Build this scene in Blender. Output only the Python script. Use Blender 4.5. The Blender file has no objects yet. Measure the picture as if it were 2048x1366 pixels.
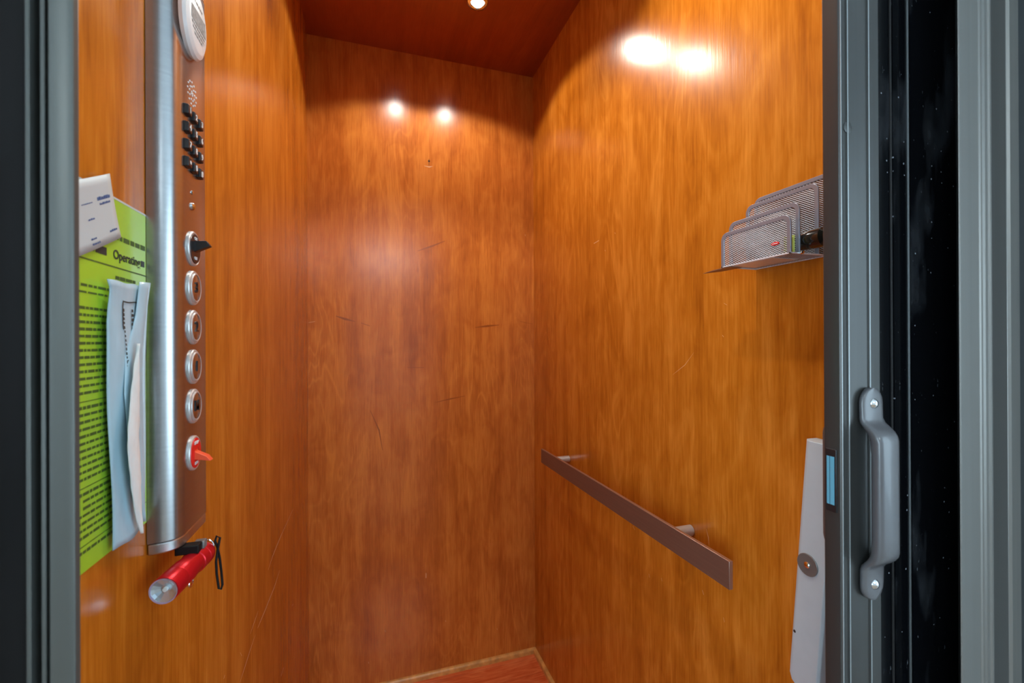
import bpy, math, random
from mathutils import Vector, Matrix
random.seed(7)
R = math.radians
sc = bpy.context.scene
COL = sc.collection
WO = {}                                   # world origin of every object

# ------------------------------------------------------------------ room numbers (metres)
XL, XR, YB, ZC = -0.2147, 0.6621, 1.7472, 2.4348
YF = 0.30                                 # front end of the cab walls
XF = -0.1876                              # face of the control panel

# ------------------------------------------------------------------ mesh builder
class MB:
    def __init__(s): s.v = []; s.f = []; s.m = []
    def add(s, vs, fs, mi=0):
        o = len(s.v); s.v += [tuple(p) for p in vs]
        for f in fs: s.f.append(tuple(i + o for i in f)); s.m.append(mi)
        return s
    def box(s, x0, x1, y0, y1, z0, z1, mi=0):
        v = [(x, y, z) for x in (x0, x1) for y in (y0, y1) for z in (z0, z1)]
        return s.add(v, [(0,1,3,2),(4,6,7,5),(0,4,5,1),(2,3,7,6),(0,2,6,4),(1,5,7,3)], mi)
    def obox(s, c, ax, ay, az, sx, sy, sz, mi=0):
        c, ax, ay, az = map(Vector, (c, ax, ay, az))
        v = [c + ax*(sx/2*i) + ay*(sy/2*j) + az*(sz/2*k) for i in (-1,1) for j in (-1,1) for k in (-1,1)]
        return s.add(v, [(0,1,3,2),(4,6,7,5),(0,4,5,1),(2,3,7,6),(0,2,6,4),(1,5,7,3)], mi)
    def prism(s, poly, z0, z1, mi=0):     # polygon in XY, extruded along Z
        n = len(poly)
        v = [(x, y, z0) for x, y in poly] + [(x, y, z1) for x, y in poly]
        f = [(i, (i+1) % n, n+(i+1) % n, n+i) for i in range(n)] + [tuple(range(n))[::-1], tuple(range(n, 2*n))]
        return s.add(v, f, mi)
    def prism_x(s, poly, x0, x1, mi=0):   # polygon in YZ, extruded along X
        n = len(poly)
        v = [(x0, y, z) for y, z in poly] + [(x1, y, z) for y, z in poly]
        f = [(i, (i+1) % n, n+(i+1) % n, n+i) for i in range(n)] + [tuple(range(n))[::-1], tuple(range(n, 2*n))]
        return s.add(v, f, mi)
    def lathe(s, o, d, prof, n=32, mi=0, caps=True):
        o, d = Vector(o), Vector(d).normalized()
        a = d.orthogonal().normalized(); b = d.cross(a)
        v = []; f = []
        for t, r in prof:
            for k in range(n):
                w = 2*math.pi*k/n
                v.append(o + d*t + (a*math.cos(w) + b*math.sin(w))*max(r, 1e-5))
        for i in range(len(prof)-1):
            for k in range(n):
                f.append((i*n+k, i*n+(k+1) % n, (i+1)*n+(k+1) % n, (i+1)*n+k))
        if caps: f.append(tuple(range(n))[::-1]); f.append(tuple(range((len(prof)-1)*n, len(prof)*n)))
        return s.add(v, f, mi)
    def tube(s, pts, r, n=8, mi=0, closed=False):
        pts = [Vector(p) for p in pts]; m = len(pts); v = []; f = []
        ref = None
        for i, p in enumerate(pts):
            if closed: t = pts[(i+1) % m] - pts[i-1]
            else: t = pts[min(i+1, m-1)] - pts[max(i-1, 0)]
            t.normalize()
            a = t.orthogonal() if ref is None else ref - t*ref.dot(t)
            a.normalize(); ref = a; b = t.cross(a)
            rr = r[i] if isinstance(r, (list, tuple)) else r
            for k in range(n):
                w = 2*math.pi*k/n; v.append(p + (a*math.cos(w) + b*math.sin(w))*rr)
        for i in range(m if closed else m-1):
            j = (i+1) % m
            for k in range(n): f.append((i*n+k, i*n+(k+1) % n, j*n+(k+1) % n, j*n+k))
        if not closed: f.append(tuple(range(n))[::-1]); f.append(tuple(range((m-1)*n, m*n)))
        return s.add(v, f, mi)
    def grid(s, fn, nu, nv, mi=0):
        v = [fn(i/nu, j/nv) for j in range(nv+1) for i in range(nu+1)]
        f = [(j*(nu+1)+i, j*(nu+1)+i+1, (j+1)*(nu+1)+i+1, (j+1)*(nu+1)+i) for j in range(nv) for i in range(nu)]
        return s.add(v, f, mi)
    def build(s, name, mats, parent=None, bevel=0, smooth=True, solid=0, origin=None, angle=35):
        if not isinstance(mats, (list, tuple)): mats = [mats]
        lo = [min(p[i] for p in s.v) for i in range(3)]; hi = [max(p[i] for p in s.v) for i in range(3)]
        c = Vector(origin) if origin else Vector(((lo[0]+hi[0])/2, (lo[1]+hi[1])/2, lo[2]))
        me = bpy.data.meshes.new(name)
        me.from_pydata([tuple(Vector(p) - c) for p in s.v], [], s.f)
        for m in mats: me.materials.append(m)
        for p, i in zip(me.polygons, s.m): p.material_index = i; p.use_smooth = smooth
        me.update()
        if smooth: me.set_sharp_from_angle(angle=R(angle))
        o = bpy.data.objects.new(name, me); COL.objects.link(o)
        if parent: o.parent = parent; o.location = c - WO[parent.name]
        else: o.location = c
        WO[o.name] = c
        if bevel:
            b = o.modifiers.new('Bevel', 'BEVEL'); b.width = bevel; b.segments = 2; b.limit_method = 'ANGLE'; b.angle_limit = R(40)
        if solid:
            q = o.modifiers.new('Solidify', 'SOLIDIFY'); q.thickness = solid; q.offset = 0
        return o

def tag(o, label=None, cat=None, group=None, kind=None):
    if label: o['label'] = label
    if cat: o['category'] = cat
    if group: o['group'] = group
    if kind: o['kind'] = kind
    return o
def thing(name, loc, label, cat, group=None):
    o = bpy.data.objects.new(name, None); COL.objects.link(o); o.location = loc
    o.empty_display_size = .02; WO[o.name] = Vector(loc)
    return tag(o, label, cat, group)
def struct(o, label=None):
    return tag(o, label, None, None, 'structure')

def glyphs(mb, text, o, ux, uz, size, depth, mi=0, align='CENTER', bold=0):
    """solid letters standing at o, running along ux with up uz"""
    cu = bpy.data.curves.new('t', 'FONT'); cu.body = text; cu.size = size; cu.align_x = align; cu.align_y = 'CENTER'
    cu.extrude = depth; cu.offset = bold; cu.resolution_u = 3
    ob = bpy.data.objects.new('t', cu); COL.objects.link(ob)
    me = bpy.data.meshes.new_from_object(ob.evaluated_get(bpy.context.evaluated_depsgraph_get()))
    ux, uz, o = Vector(ux), Vector(uz), Vector(o); un = ux.cross(uz)
    mb.add([o + ux*v.co.x + uz*v.co.y + un*v.co.z for v in me.vertices], [tuple(p.vertices) for p in me.polygons], mi)
    bpy.data.objects.remove(ob); bpy.data.curves.remove(cu); bpy.data.meshes.remove(me)
    return mb

# ------------------------------------------------------------------ materials
def newmat(name):
    m = bpy.data.materials.new(name); m.use_nodes = True
    return m, m.node_tree.nodes, m.node_tree.links, m.node_tree.nodes['Principled BSDF']
def mat(name, col, rough=.5, metal=0, spec=.5, coat=0, bump=0, bscale=200, var=0, vscale=(30,30,30), trans=0, alpha=1):
    m, N, L, P = newmat(name)
    P.inputs['Base Color'].default_value = (*col, 1); P.inputs['Roughness'].default_value = rough
    P.inputs['Metallic'].default_value = metal; P.inputs['Specular IOR Level'].default_value = spec
    P.inputs['Coat Weight'].default_value = coat; P.inputs['Transmission Weight'].default_value = trans
    P.inputs['Alpha'].default_value = alpha
    if var or bump:
        tc = N.new('ShaderNodeTexCoord'); mp = N.new('ShaderNodeMapping'); mp.inputs['Scale'].default_value = vscale
        L.new(tc.outputs['Object'], mp.inputs['Vector'])
        nz = N.new('ShaderNodeTexNoise'); nz.inputs['Scale'].default_value = 1; nz.inputs['Detail'].default_value = 5
        L.new(mp.outputs['Vector'], nz.inputs['Vector'])
        if var:
            r = N.new('ShaderNodeMapRange'); r.inputs['From Min'].default_value = .3; r.inputs['From Max'].default_value = .7
            r.inputs['To Min'].default_value = 1-var; r.inputs['To Max'].default_value = 1+var
            L.new(nz.outputs['Fac'], r.inputs['Value'])
            x = N.new('ShaderNodeVectorMath'); x.operation = 'SCALE'; x.inputs[0].default_value = col
            L.new(r.outputs['Result'], x.inputs['Scale']); L.new(x.outputs['Vector'], P.inputs['Base Color'])
        if bump:
            b = N.new('ShaderNodeBump'); b.inputs['Strength'].default_value = bump; b.inputs['Distance'].default_value = .001
            L.new(nz.outputs['Fac'], b.inputs['Height']); L.new(b.outputs['Normal'], P.inputs['Normal'])
    return m
def emit(name, col, s):
    m, N, L, P = newmat(name)
    P.inputs['Base Color'].default_value = (*col, 1)
    P.inputs['Emission Color'].default_value = (*col, 1); P.inputs['Emission Strength'].default_value = s
    return m

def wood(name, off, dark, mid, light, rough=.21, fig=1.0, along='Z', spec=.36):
    """satin lacquered maple veneer: fibre, broad streaks, blotches and thin cathedral figure lines"""
    m, N, L, P = newmat(name)
    tc = N.new('ShaderNodeTexCoord')
    mp0 = N.new('ShaderNodeMapping'); mp0.inputs['Location'].default_value = off
    if along == 'X': mp0.inputs['Rotation'].default_value = (0, R(90), 0)
    if along == 'Y': mp0.inputs['Rotation'].default_value = (R(90), 0, 0)
    L.new(tc.outputs['Object'], mp0.inputs['Vector'])
    def noise(scale, detail=4, dist=0, rough_=.5):
        mp = N.new('ShaderNodeMapping'); mp.inputs['Scale'].default_value = scale
        L.new(mp0.outputs['Vector'], mp.inputs['Vector'])
        n = N.new('ShaderNodeTexNoise'); n.inputs['Scale'].default_value = 1; n.inputs['Detail'].default_value = detail
        n.inputs['Distortion'].default_value = dist; n.inputs['Roughness'].default_value = rough_
        L.new(mp.outputs['Vector'], n.inputs['Vector']); return n.outputs['Fac']
    def math_(op, a, b=None):
        x = N.new('ShaderNodeMath'); x.operation = op
        for i, q in enumerate((a, b)):
            if q is None: continue
            if isinstance(q, (int, float)): x.inputs[i].default_value = q
            else: L.new(q, x.inputs[i])
        return x.outputs[0]
    fibre = noise((230, 230, 14), 3, .5)
    streak = noise((26, 26, 1.4), 5, .7)
    blotch = noise((5, 5, 2.2), 4, .8)
    patch = noise((16, 16, 7), 3, 1.2)
    contour = noise((7, 7, 1.5), 2.5, .5)
    line = math_('POWER', math_('ABSOLUTE', math_('SINE', math_('MULTIPLY', contour, 44))), 12)
    line = math_('MULTIPLY', line, math_('GREATER_THAN', 2, 1))
    msk = noise((3.5, 3.5, 1.6), 2)
    line = math_('MULTIPLY', line, math_('MULTIPLY', math_('MAXIMUM', math_('SUBTRACT', msk, .44), 0), 3.2*fig))
    s = math_('MULTIPLY', fibre, .40)
    s = math_('ADD', s, math_('MULTIPLY', streak, .50))
    s = math_('ADD', s, math_('MULTIPLY', blotch, .38))
    s = math_('ADD', s, math_('MULTIPLY', patch, .40))
    s = math_('ADD', s, math_('MULTIPLY', line, .16))
    mr = N.new('ShaderNodeMapRange'); mr.inputs['From Min'].default_value = .60; mr.inputs['From Max'].default_value = 1.04
    L.new(s, mr.inputs['Value'])
    cr = N.new('ShaderNodeValToRGB'); e = cr.color_ramp.elements
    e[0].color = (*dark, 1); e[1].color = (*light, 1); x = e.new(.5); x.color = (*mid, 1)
    L.new(mr.outputs['Result'], cr.inputs['Fac']); L.new(cr.outputs['Color'], P.inputs['Base Color'])
    P.inputs['Roughness'].default_value = rough; P.inputs['Specular IOR Level'].default_value = spec
    b = N.new('ShaderNodeBump'); b.inputs['Strength'].default_value = .10; b.inputs['Distance'].default_value = .001
    L.new(math_('ADD', fibre, math_('MULTIPLY', streak, 2.0)), b.inputs['Height']); L.new(b.outputs['Normal'], P.inputs['Normal'])
    return m

WD, WM, WL = (.34, .090, .006), (.51, .155, .011), (.67, .24, .028)
M = {}
M['wood_right'] = wood('veneer_right', (3.1, 1.7, .2), WD, WM, WL)
M['wood_back'] = wood('veneer_back', (.3, 5.2, 1.1), (.36, .090, .013), (.54, .155, .024), (.70, .245, .042))
M['wood_left'] = wood('veneer_left', (7.7, 2.9, 4.4), WD, WM, WL, fig=.3)
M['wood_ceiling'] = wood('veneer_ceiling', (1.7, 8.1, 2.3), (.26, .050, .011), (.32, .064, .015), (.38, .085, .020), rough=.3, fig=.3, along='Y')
M['floor'] = wood('red_floor_boards', (2, 2, 2), (.40, .055, .014), (.64, .12, .032), (.80, .22, .075), rough=.2, along='X')
M['trim_wood'] = mat('gilt_trim_wood', (.66, .32, .09), .3, 0, var=.25, vscale=(40, 40, 40))
M['scratch'] = mat('bare_scratch', (.75, .42, .20), .6)
M['figure'] = mat('dark_veneer_figure', (.33, .085, .013), .25)
M['hole'] = mat('dark_hole', (.02, .008, .004), .8)
M['steel'] = mat('brushed_steel', (.48, .49, .50), .27, .97, var=.06, vscale=(30, 30, 400))
M['steel_soft'] = mat('satin_steel_edge', (.60, .62, .63), .34, 1)
M['chrome'] = mat('polished_chrome', (.80, .80, .80), .13, 1)
M['rail'] = mat('bronze_laminate', (.22, .125, .09), .42, .5, var=.06, vscale=(300, 12, 300))
M['rail_edge'] = mat('bright_rail_edge', (.55, .40, .33), .3, .8)
M['black'] = mat('black_plastic', (.012, .012, .014), .32)
M['black_soft'] = mat('black_rubber', (.009, .008, .008), .6, spec=.2, var=.3, vscale=(20, 20, 6))
M['white_print'] = mat('white_print', (.80, .80, .78), .5)
M['dark_print'] = mat('dark_print', (.03, .035, .03), .6)
M['green_print'] = mat('text_on_lime', (.06, .11, .02), .6)
M['grey_print'] = mat('grey_print', (.20, .20, .20), .6, var=.55, vscale=(260, 260, 260))
M['blue_print'] = mat('blue_print', (.04, .10, .28), .6)
M['red'] = mat('red_plastic', (.75, .012, .012), .35)
M['orange_red'] = mat('orange_red_plastic', (.85, .10, .035), .4)
M['red_metal'] = mat('red_anodised', (.62, .012, .022), .28, .55, var=.05)
M['plaque'] = mat('white_enamel', (.78, .80, .80), .3, var=.03)
M['lime'] = mat('lime_paper', (.36, .62, .035), .35, 0, var=.05, vscale=(14, 14, 14), coat=.3)
M['card'] = mat('white_card', (.55, .61, .62), .5)
M['envelope'] = mat('pale_blue_film', (.44, .61, .70), .22, 0, var=.10, vscale=(60, 60, 12), bump=.5)
M['paper'] = mat('white_paper', (.82, .82, .80), .6, var=.05, vscale=(90, 90, 50), bump=.7)
M['anodised'] = mat('grey_anodised', (.062, .060, .057), .36, .6, var=.04, vscale=(200, 200, 2))
M['jamb_grey'] = mat('grey_jamb_metal', (.175, .168, .155), .40, .5, var=.04, vscale=(200, 200, 2))
M['strike_grey'] = mat('grey_green_jamb_metal', (.115, .118, .108), .40, .5, var=.04, vscale=(200, 200, 2))
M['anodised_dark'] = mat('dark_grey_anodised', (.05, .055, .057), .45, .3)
M['anodised_edge'] = mat('pale_ridge_edge', (.34, .36, .36), .35, .5)  # ridge strips, paler than the post metal
M['grip'] = mat('grey_grip_plastic', (.088, .084, .088), .30, 0, coat=.15)
M['white_bar'] = mat('white_powder_coat', (.52, .63, .70), .4, var=.03)
M['washer'] = mat('grey_washer_steel', (.20, .195, .19), .38, .35, var=.1)
M['wire'] = mat('silver_mesh_wire', (.76, .81, .86), .34, .25)
M['wire_shade'] = mat('shade_mesh_wire', (.09, .095, .11), .4, .5)  # same wire darkened: shade of the mesh gaps put into one wire family
M['rim'] = mat('silver_lacquer_rim', (.27, .28, .33), .34, .4)
M['satin'] = mat('satin_aluminium', (.66, .67, .67), .33, .6)
M['strike'] = mat('blue_steel_strip', (.13, .42, .58), .22, .2)
M['bulb'] = emit('lamp_glow', (1, .97, .90), 14)
M['fill_glow_soft'] = emit('weak_fill_glow_pane', (.66, .86, 1.0), 4.2)  # weaker glow for the added right-hand hall window
M['fill_glow'] = emit('fill_glow_pane', (.66, .86, 1.0), 8.5)  # glow for the added left-hand hall window
M['hall_wall'] = mat('hall_wall_paint', (.70, .74, .76), .7)
M['hall_floor'] = mat('hall_floor', (.22, .15, .10), .4, var=.2, vscale=(4, 30, 4))
M['hall_glow'] = emit('hall_lamp_diffuser', (.80, .93, 1.0), 36)

def acrylic():
    m, N, L, P = newmat('smoked_acrylic')
    tc = N.new('ShaderNodeTexCoord'); mp = N.new('ShaderNodeMapping'); mp.inputs['Scale'].default_value = (60, 60, 22)
    L.new(tc.outputs['Object'], mp.inputs['Vector'])
    v = N.new('ShaderNodeTexNoise'); v.inputs['Scale'].default_value = 5; v.inputs['Detail'].default_value = 6
    L.new(mp.outputs['Vector'], v.inputs['Vector'])
    r = N.new('ShaderNodeMapRange'); r.inputs['From Min'].default_value = .70; r.inputs['From Max'].default_value = .80
    L.new(v.outputs['Fac'], r.inputs['Value'])
    v2 = N.new('ShaderNodeTexNoise'); v2.inputs['Scale'].default_value = .25; v2.inputs['Detail'].default_value = 4
    L.new(mp.outputs['Vector'], v2.inputs['Vector'])
    r2 = N.new('ShaderNodeMapRange'); r2.inputs['From Min'].default_value = .56; r2.inputs['From Max'].default_value = .85
    L.new(v2.outputs['Fac'], r2.inputs['Value'])
    a = N.new('ShaderNodeMath'); a.operation = 'MULTIPLY_ADD'; a.inputs[1].default_value = .25
    L.new(r2.outputs['Result'], a.inputs[0]); 
    b = N.new('ShaderNodeMath'); b.operation = 'MULTIPLY'; b.inputs[1].default_value = .7; L.new(r.outputs['Result'], b.inputs[0]); L.new(b.outputs[0], a.inputs[2])
    vo = N.new('ShaderNodeTexVoronoi'); vo.inputs['Scale'].default_value = 95; L.new(tc.outputs['Object'], vo.inputs['Vector'])
    sx = N.new('ShaderNodeSeparateColor'); L.new(vo.outputs['Color'], sx.inputs['Color'])
    g1 = N.new('ShaderNodeMath'); g1.operation = 'GREATER_THAN'; g1.inputs[1].default_value = .62; L.new(sx.outputs[0], g1.inputs[0])
    g2 = N.new('ShaderNodeMath'); g2.operation = 'LESS_THAN'; g2.inputs[1].default_value = .085; L.new(vo.outputs['Distance'], g2.inputs[0])
    g3 = N.new('ShaderNodeMath'); g3.operation = 'MULTIPLY'; L.new(g1.outputs[0], g3.inputs[0]); L.new(g2.outputs[0], g3.inputs[1])
    a0 = a; a = N.new('ShaderNodeMath'); a.operation = 'ADD'; a.use_clamp = True; L.new(a0.outputs[0], a.inputs[0]); L.new(g3.outputs[0], a.inputs[1])
    mx = N.new('ShaderNodeMix'); mx.data_type = 'RGBA'
    mx.inputs['A'].default_value = (.0016, .0018, .0024, 1); mx.inputs['B'].default_value = (.17, .18, .20, 1)
    L.new(a.outputs[0], mx.inputs['Factor']); L.new(mx.outputs['Result'], P.inputs['Base Color'])
    P.inputs['Roughness'].default_value = .08; P.inputs['Specular IOR Level'].default_value = .035
    return m
M['acrylic'] = acrylic()

# ------------------------------------------------------------------ the setting
T = .02
struct(MB().box(XL-T, XL, YF, YB, 0, ZC).build('wall_left', M['wood_left']))
struct(MB().box(XR, XR+T, YF, YB, 0, ZC).build('wall_right', M['wood_right']))
struct(MB().box(XL-T, XR+T, YB, YB+T, 0, ZC).build('wall_back', M['wood_back']))
WALL = {n: bpy.data.objects[n] for n in ('wall_left', 'wall_right', 'wall_back')}
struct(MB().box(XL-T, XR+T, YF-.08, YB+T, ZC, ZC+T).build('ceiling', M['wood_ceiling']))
fl = MB(); y = .22; k = 0
edges = []
while y < YB-.001:
    y2 = min(y + .083, YB); fl.box(XL, XR, y+.0006, y2-.0006, -.03, 0); y = y2
fl.box(XL-T, XR+T, .22, YB+T, -.04, -.003, 1)
struct(fl.build('floor', [M['floor'], M['hole']], bevel=.0008))
def quarter(mb, fn):
    prof = [(0, 0), (.014, 0)] + [(.014*math.cos(a), .006+.014*math.sin(a)) for a in [R(q) for q in range(0, 91, 15)]] + [(0, .020)]
    return prof
qp = [(0, 0), (.013, 0), (.013, .012)] + [(.004+.009*math.cos(R(q)), .012+.008*math.sin(R(q))) for q in (22, 45, 67, 90)] + [(0, .020)]
t = MB()
n = len(qp)
t.add([(XL, YB-d, z) for d, z in qp] + [(XR, YB-d, z) for d, z in qp],
      [(i, (i+1) % n, n+(i+1) % n, n+i) for i in range(n)] + [tuple(range(n)), tuple(range(n, 2*n))[::-1]])
struct(t.build('baseboard_back', M['trim_wood']))
for nm, x0, sg in (('baseboard_left', XL, 1), ('baseboard_right', XR, -1)):
    t = MB()
    t.add([(x0+sg*d, YF+.06, z) for d, z in qp] + [(x0+sg*d, YB-.002, z) for d, z in qp],
          [(i, (i+1) % n, n+(i+1) % n, n+i) for i in range(n)] + [tuple(range(n)), tuple(range(n, 2*n))[::-1]])
    struct(t.build(nm, M['trim_wood']))

# scratches and chips in the veneer (thin slivers of bare wood)
def sliver(mb, pts, w, n, e=.0004, mi=0):
    """pts: polyline on a wall; n: inward normal"""
    n = Vector(n); pts = [Vector(p) + n*e for p in pts]
    L_, R_ = [], []
    for i, p in enumerate(pts):
        t = (pts[min(i+1, len(pts)-1)] - pts[max(i-1, 0)]).normalized(); s = t.cross(n)
        ww = w * (1 if 0 < i < len(pts)-1 else .25)
        L_.append(p + s*ww/2); R_.append(p - s*ww/2)
    k = len(pts)
    mb.add(L_ + R_, [(i, i+1, k+i+1, k+i) for i in range(k-1)], mi)
SCR_LEFT = []   # filled below
s = MB()
def lw(y, z): return (XL, y, z)
for pts, w in (([lw(1.4136, .8294), lw(1.2194, .8284), lw(1.1308, .8233), lw(1.0839, .8142)], .0022),
               ([lw(1.2115, .7502), lw(1.146, .743), lw(1.0537, .744), lw(.9882, .7461)], .0024),
               ([lw(.9927, .7772), lw(.9609, .7736), lw(.9311, .7702)], .0014), ([lw(.9682, .7449), lw(.9307, .7407), lw(.8929, .7347), lw(.8613, .7303)], .0014),
               ([lw(1.2589, .4776), lw(1.2256, .4798)], .003), ([lw(.7756, .7995), lw(.7805, .8021)], .003), ([lw(1.4074, .5569), lw(1.3904, .5608)], .002),
               ([lw(.865, .780), lw(.874, .768)], .0015), ([lw(1.4228, 2.024), lw(1.4766, 2.0065)], .0018)):
    sliver(s, pts, w*1.35, (1, 0, 0))
sliver(s, [(XL, YB-.004, 1.396), (XL, YB-.002, 1.25), (XL, YB-.004, 1.10), (XL, YB-.002, .88)], .004, (1, 0, 0))
tag(s.build('scratch_marks', M['scratch'], WALL['wall_left'], smooth=False), 'pale diagonal scratches')
s = MB()
NB = (0, -1, 0)
s.lathe((.224, YB-.0005, 2.026), (0, -1, 0), [(0, .0038), (.0006, .0038)], 10, 1)
sliver(s, [(.224, YB, 2.034), (.2238, YB, 2.0086)], .0065, NB, .0006, 1)
sliver(s, [(.205, YB, 2.005), (.224, YB, 2.0027), (.238, YB, 2.007)], .004, NB, .0004)
sliver(s, [(.2057, YB, .4077), (.2056, YB, .3882)], .012, NB)
for x, z in ((.6239, 1.7631), (.2815, .2046), (.0504, .2124), (.4939, .1294), (-.0098, .1062)): sliver(s, [(x, YB, z+.003), (x+.001, YB, z-.004)], .005, NB)
for pts, w in (([(-.1191, 1.411), (-.088, 1.4003), (-.053, 1.3914)], .009), ([(-.0318, 1.386), (.0004, 1.3749)], .008), ([(.178, 1.6691), (.2304, 1.6899), (.2858, 1.7153)], .007),
               ([(.4065, 1.3717), (.459, 1.3781), (.5081, 1.3826)], .008), ([(.5999, 1.398), (.6559, 1.388)], .006), ([(.1381, 1.215), (.2012, 1.2136)], .007),
               ([(.2436, 1.0745), (.3032, 1.0857), (.364, 1.0951)], .005), ([(-.0008, 1.0575), (.0315, .9798), (.0439, .9028)], .005)):
    sliver(s, [(x, YB, z) for x, z in pts], w, NB, .0003, 2)
sliver(s, [(-.212, YB, 1.386), (-.19, YB, 1.390)], .005, NB)
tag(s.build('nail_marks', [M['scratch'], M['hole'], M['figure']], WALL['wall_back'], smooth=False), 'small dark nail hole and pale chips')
s = MB()
NR = (-1, 0, 0)
def rw(y, z): return (XR, y, z)
for pts, w in (([rw(1.2187, 1.6163), rw(1.1874, 1.6187)], .007), ([rw(1.152, 1.5828), rw(1.149, 1.579)], .004), ([rw(1.0959, 1.6212), rw(1.094, 1.617)], .004),
               ([rw(.7444, .9228), rw(.7388, .9076), rw(.7375, .8927)], .0016), ([rw(.6983, 1.3241), rw(.695, 1.320)], .003), ([rw(.694, 1.3868), rw(.686, 1.382)], .002),
               ([rw(.8497, 1.2345), rw(.8073, 1.2596), rw(.7788, 1.2878)], .0010), ([rw(1.0128, .8226), rw(1.004, .816)], .003), ([rw(.8561, .8408), rw(.853, .834)], .003),
               ([rw(.9432, .7302), rw(.940, .723)], .003), ([rw(.8935, .7455), rw(.891, .739)], .003), ([rw(.7568, .7899), rw(.753, .782)], .003), ([rw(.6993, .7664), rw(.6965, .759)], .0025)):
    sliver(s, pts, w, NR)
tag(s.build('chip_marks', M['scratch'], WALL['wall_right'], smooth=False), 'tiny pale chips')

# landing side: hall the photograph was taken from
struct(MB().box(-1.6, 2.0, -4.6, .22, -.04, 0).build('floor_hall', M['hall_floor']))
struct(MB().box(-1.6, 2.0, -4.6, .20, 2.46, 2.50).build('ceiling_hall', M['hall_wall']))
struct(MB().box(-1.64, -1.6, -4.6, -2.7, 0, 2.46).box(-1.64, -1.6, -.7, .20, 0, 2.46).box(-1.64, -1.6, -2.7, -.7, 0, .55).box(-1.64, -1.6, -2.7, -.7, 2.15, 2.46).build('wall_hall_left', M['hall_wall']))
wn = MB().box(-1.63, -1.59, -2.7, -2.64, .55, 2.15).box(-1.63, -1.59, -.76, -.7, .55, 2.15).box(-1.63, -1.59, -2.64, -.76, .55, .61).box(-1.63, -1.59, -2.64, -.76, 2.09, 2.15).box(-1.62, -1.60, -1.72, -1.68, .61, 2.09)
wn = struct(wn.build('added_window_1', M['white_bar']))  # unseen window, added to throw cool fill light into the cab
MB().box(-1.618, -1.612, -2.65, -.75, .60, 2.10).build('fill_light_pane', M['fill_glow'], wn)
struct(MB().box(2.0, 2.04, -4.6, -2.7, 0, 2.46).box(2.0, 2.04, -.7, .20, 0, 2.46).box(2.0, 2.04, -2.7, -.7, 0, .55).box(2.0, 2.04, -2.7, -.7, 2.15, 2.46).build('wall_hall_right', M['hall_wall']))
wn = MB().box(1.99, 2.03, -2.7, -2.64, .55, 2.15).box(1.99, 2.03, -.76, -.7, .55, 2.15).box(1.99, 2.03, -2.64, -.76, .55, .61).box(1.99, 2.03, -2.64, -.76, 2.09, 2.15).box(2.0, 2.02, -1.72, -1.68, .61, 2.09)
wn = struct(wn.build('added_window_2', M['white_bar']))  # another unseen window, added to cool the light on the left wall items
MB().box(2.012, 2.018, -2.65, -.75, .60, 2.10).build('fill_light_pane', M['fill_glow_soft'], wn)
struct(MB().box(-1.6, 2.0, -4.64, -4.6, 0, 2.46).build('wall_hall_rear', M['hall_wall']))
w = MB().box(-1.6, -.30, .08, .20, 0, 2.46).box(.78, 2.0, .08, .20, 0, 2.46).box(-.30, .78, .08, .20, 2.14, 2.46)
struct(w.build('wall_hall_front', M['hall_wall']))
struct(MB().box(-.30, .78, .20, .30, 2.10, ZC).box(-.30, -.26, .20, .30, 0, 2.10).box(.74, .78, .20, .30, 0, 2.10).build('trim_3', M['anodised_dark']))

# left gate channel (out of focus, closest to the camera)
p = [(-.169, .327), (-.1523, .304), (-.1532, .3012), (-.1560, .2995), (-.163, .299), (-.163, .320), (-.165, .320), (-.165, .300), (-.167, .300),
     (-.167, .320), (-.1712, .320), (-.1712, .300), (-.1733, .300), (-.1733, .312), (-.262, .312), (-.262, .327)]
tl = struct(MB().prism(p[::-1], 0, 2.10).build('trim_1', M['strike_grey'], bevel=.0004))
s = MB().box(-.1652, -.1628, .312, .321, 0, 2.10).box(-.1714, -.1668, .312, .321, 0, 2.10).box(-.258, -.1735, .303, .3125, 0, 2.10)
tag(s.build('seal_strip', M['black_soft'], tl), 'black rubber seal strips')
# right gate jamb
p = [(.649, .3285), (.570, .286), (.571, .285), (.601, .285), (.602, .2835), (.6035, .2835), (.604, .2855), (.608, .2855), (.609, .2835), (.6105, .2835), (.611, .2855),
     (.6175, .2855), (.619, .284), (.6215, .284), (.6215, .2995), (.6466, .2995), (.6466, .284), (.649, .282), (.6645, .282), (.667, .284), (.667, .298), (.738, .298), (.738, .33), (.664, .33), (.664, .2998), (.655, .2998), (.655, .33)]
p = p[:23] + [(.6640, .3005), (.650, .3005), (.650, .33)]
tr = struct(MB().prism(p[:21] + [(.738, .298), (.738, .2998), (.650, .3), (.650, .33)], 0, 2.10).build('trim_2', M['jamb_grey'], bevel=.0004))
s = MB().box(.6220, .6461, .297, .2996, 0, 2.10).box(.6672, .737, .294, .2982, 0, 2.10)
tag(s.build('shadow_strip', M['anodised_dark'], tr), 'dark grey recessed strips')

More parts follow.
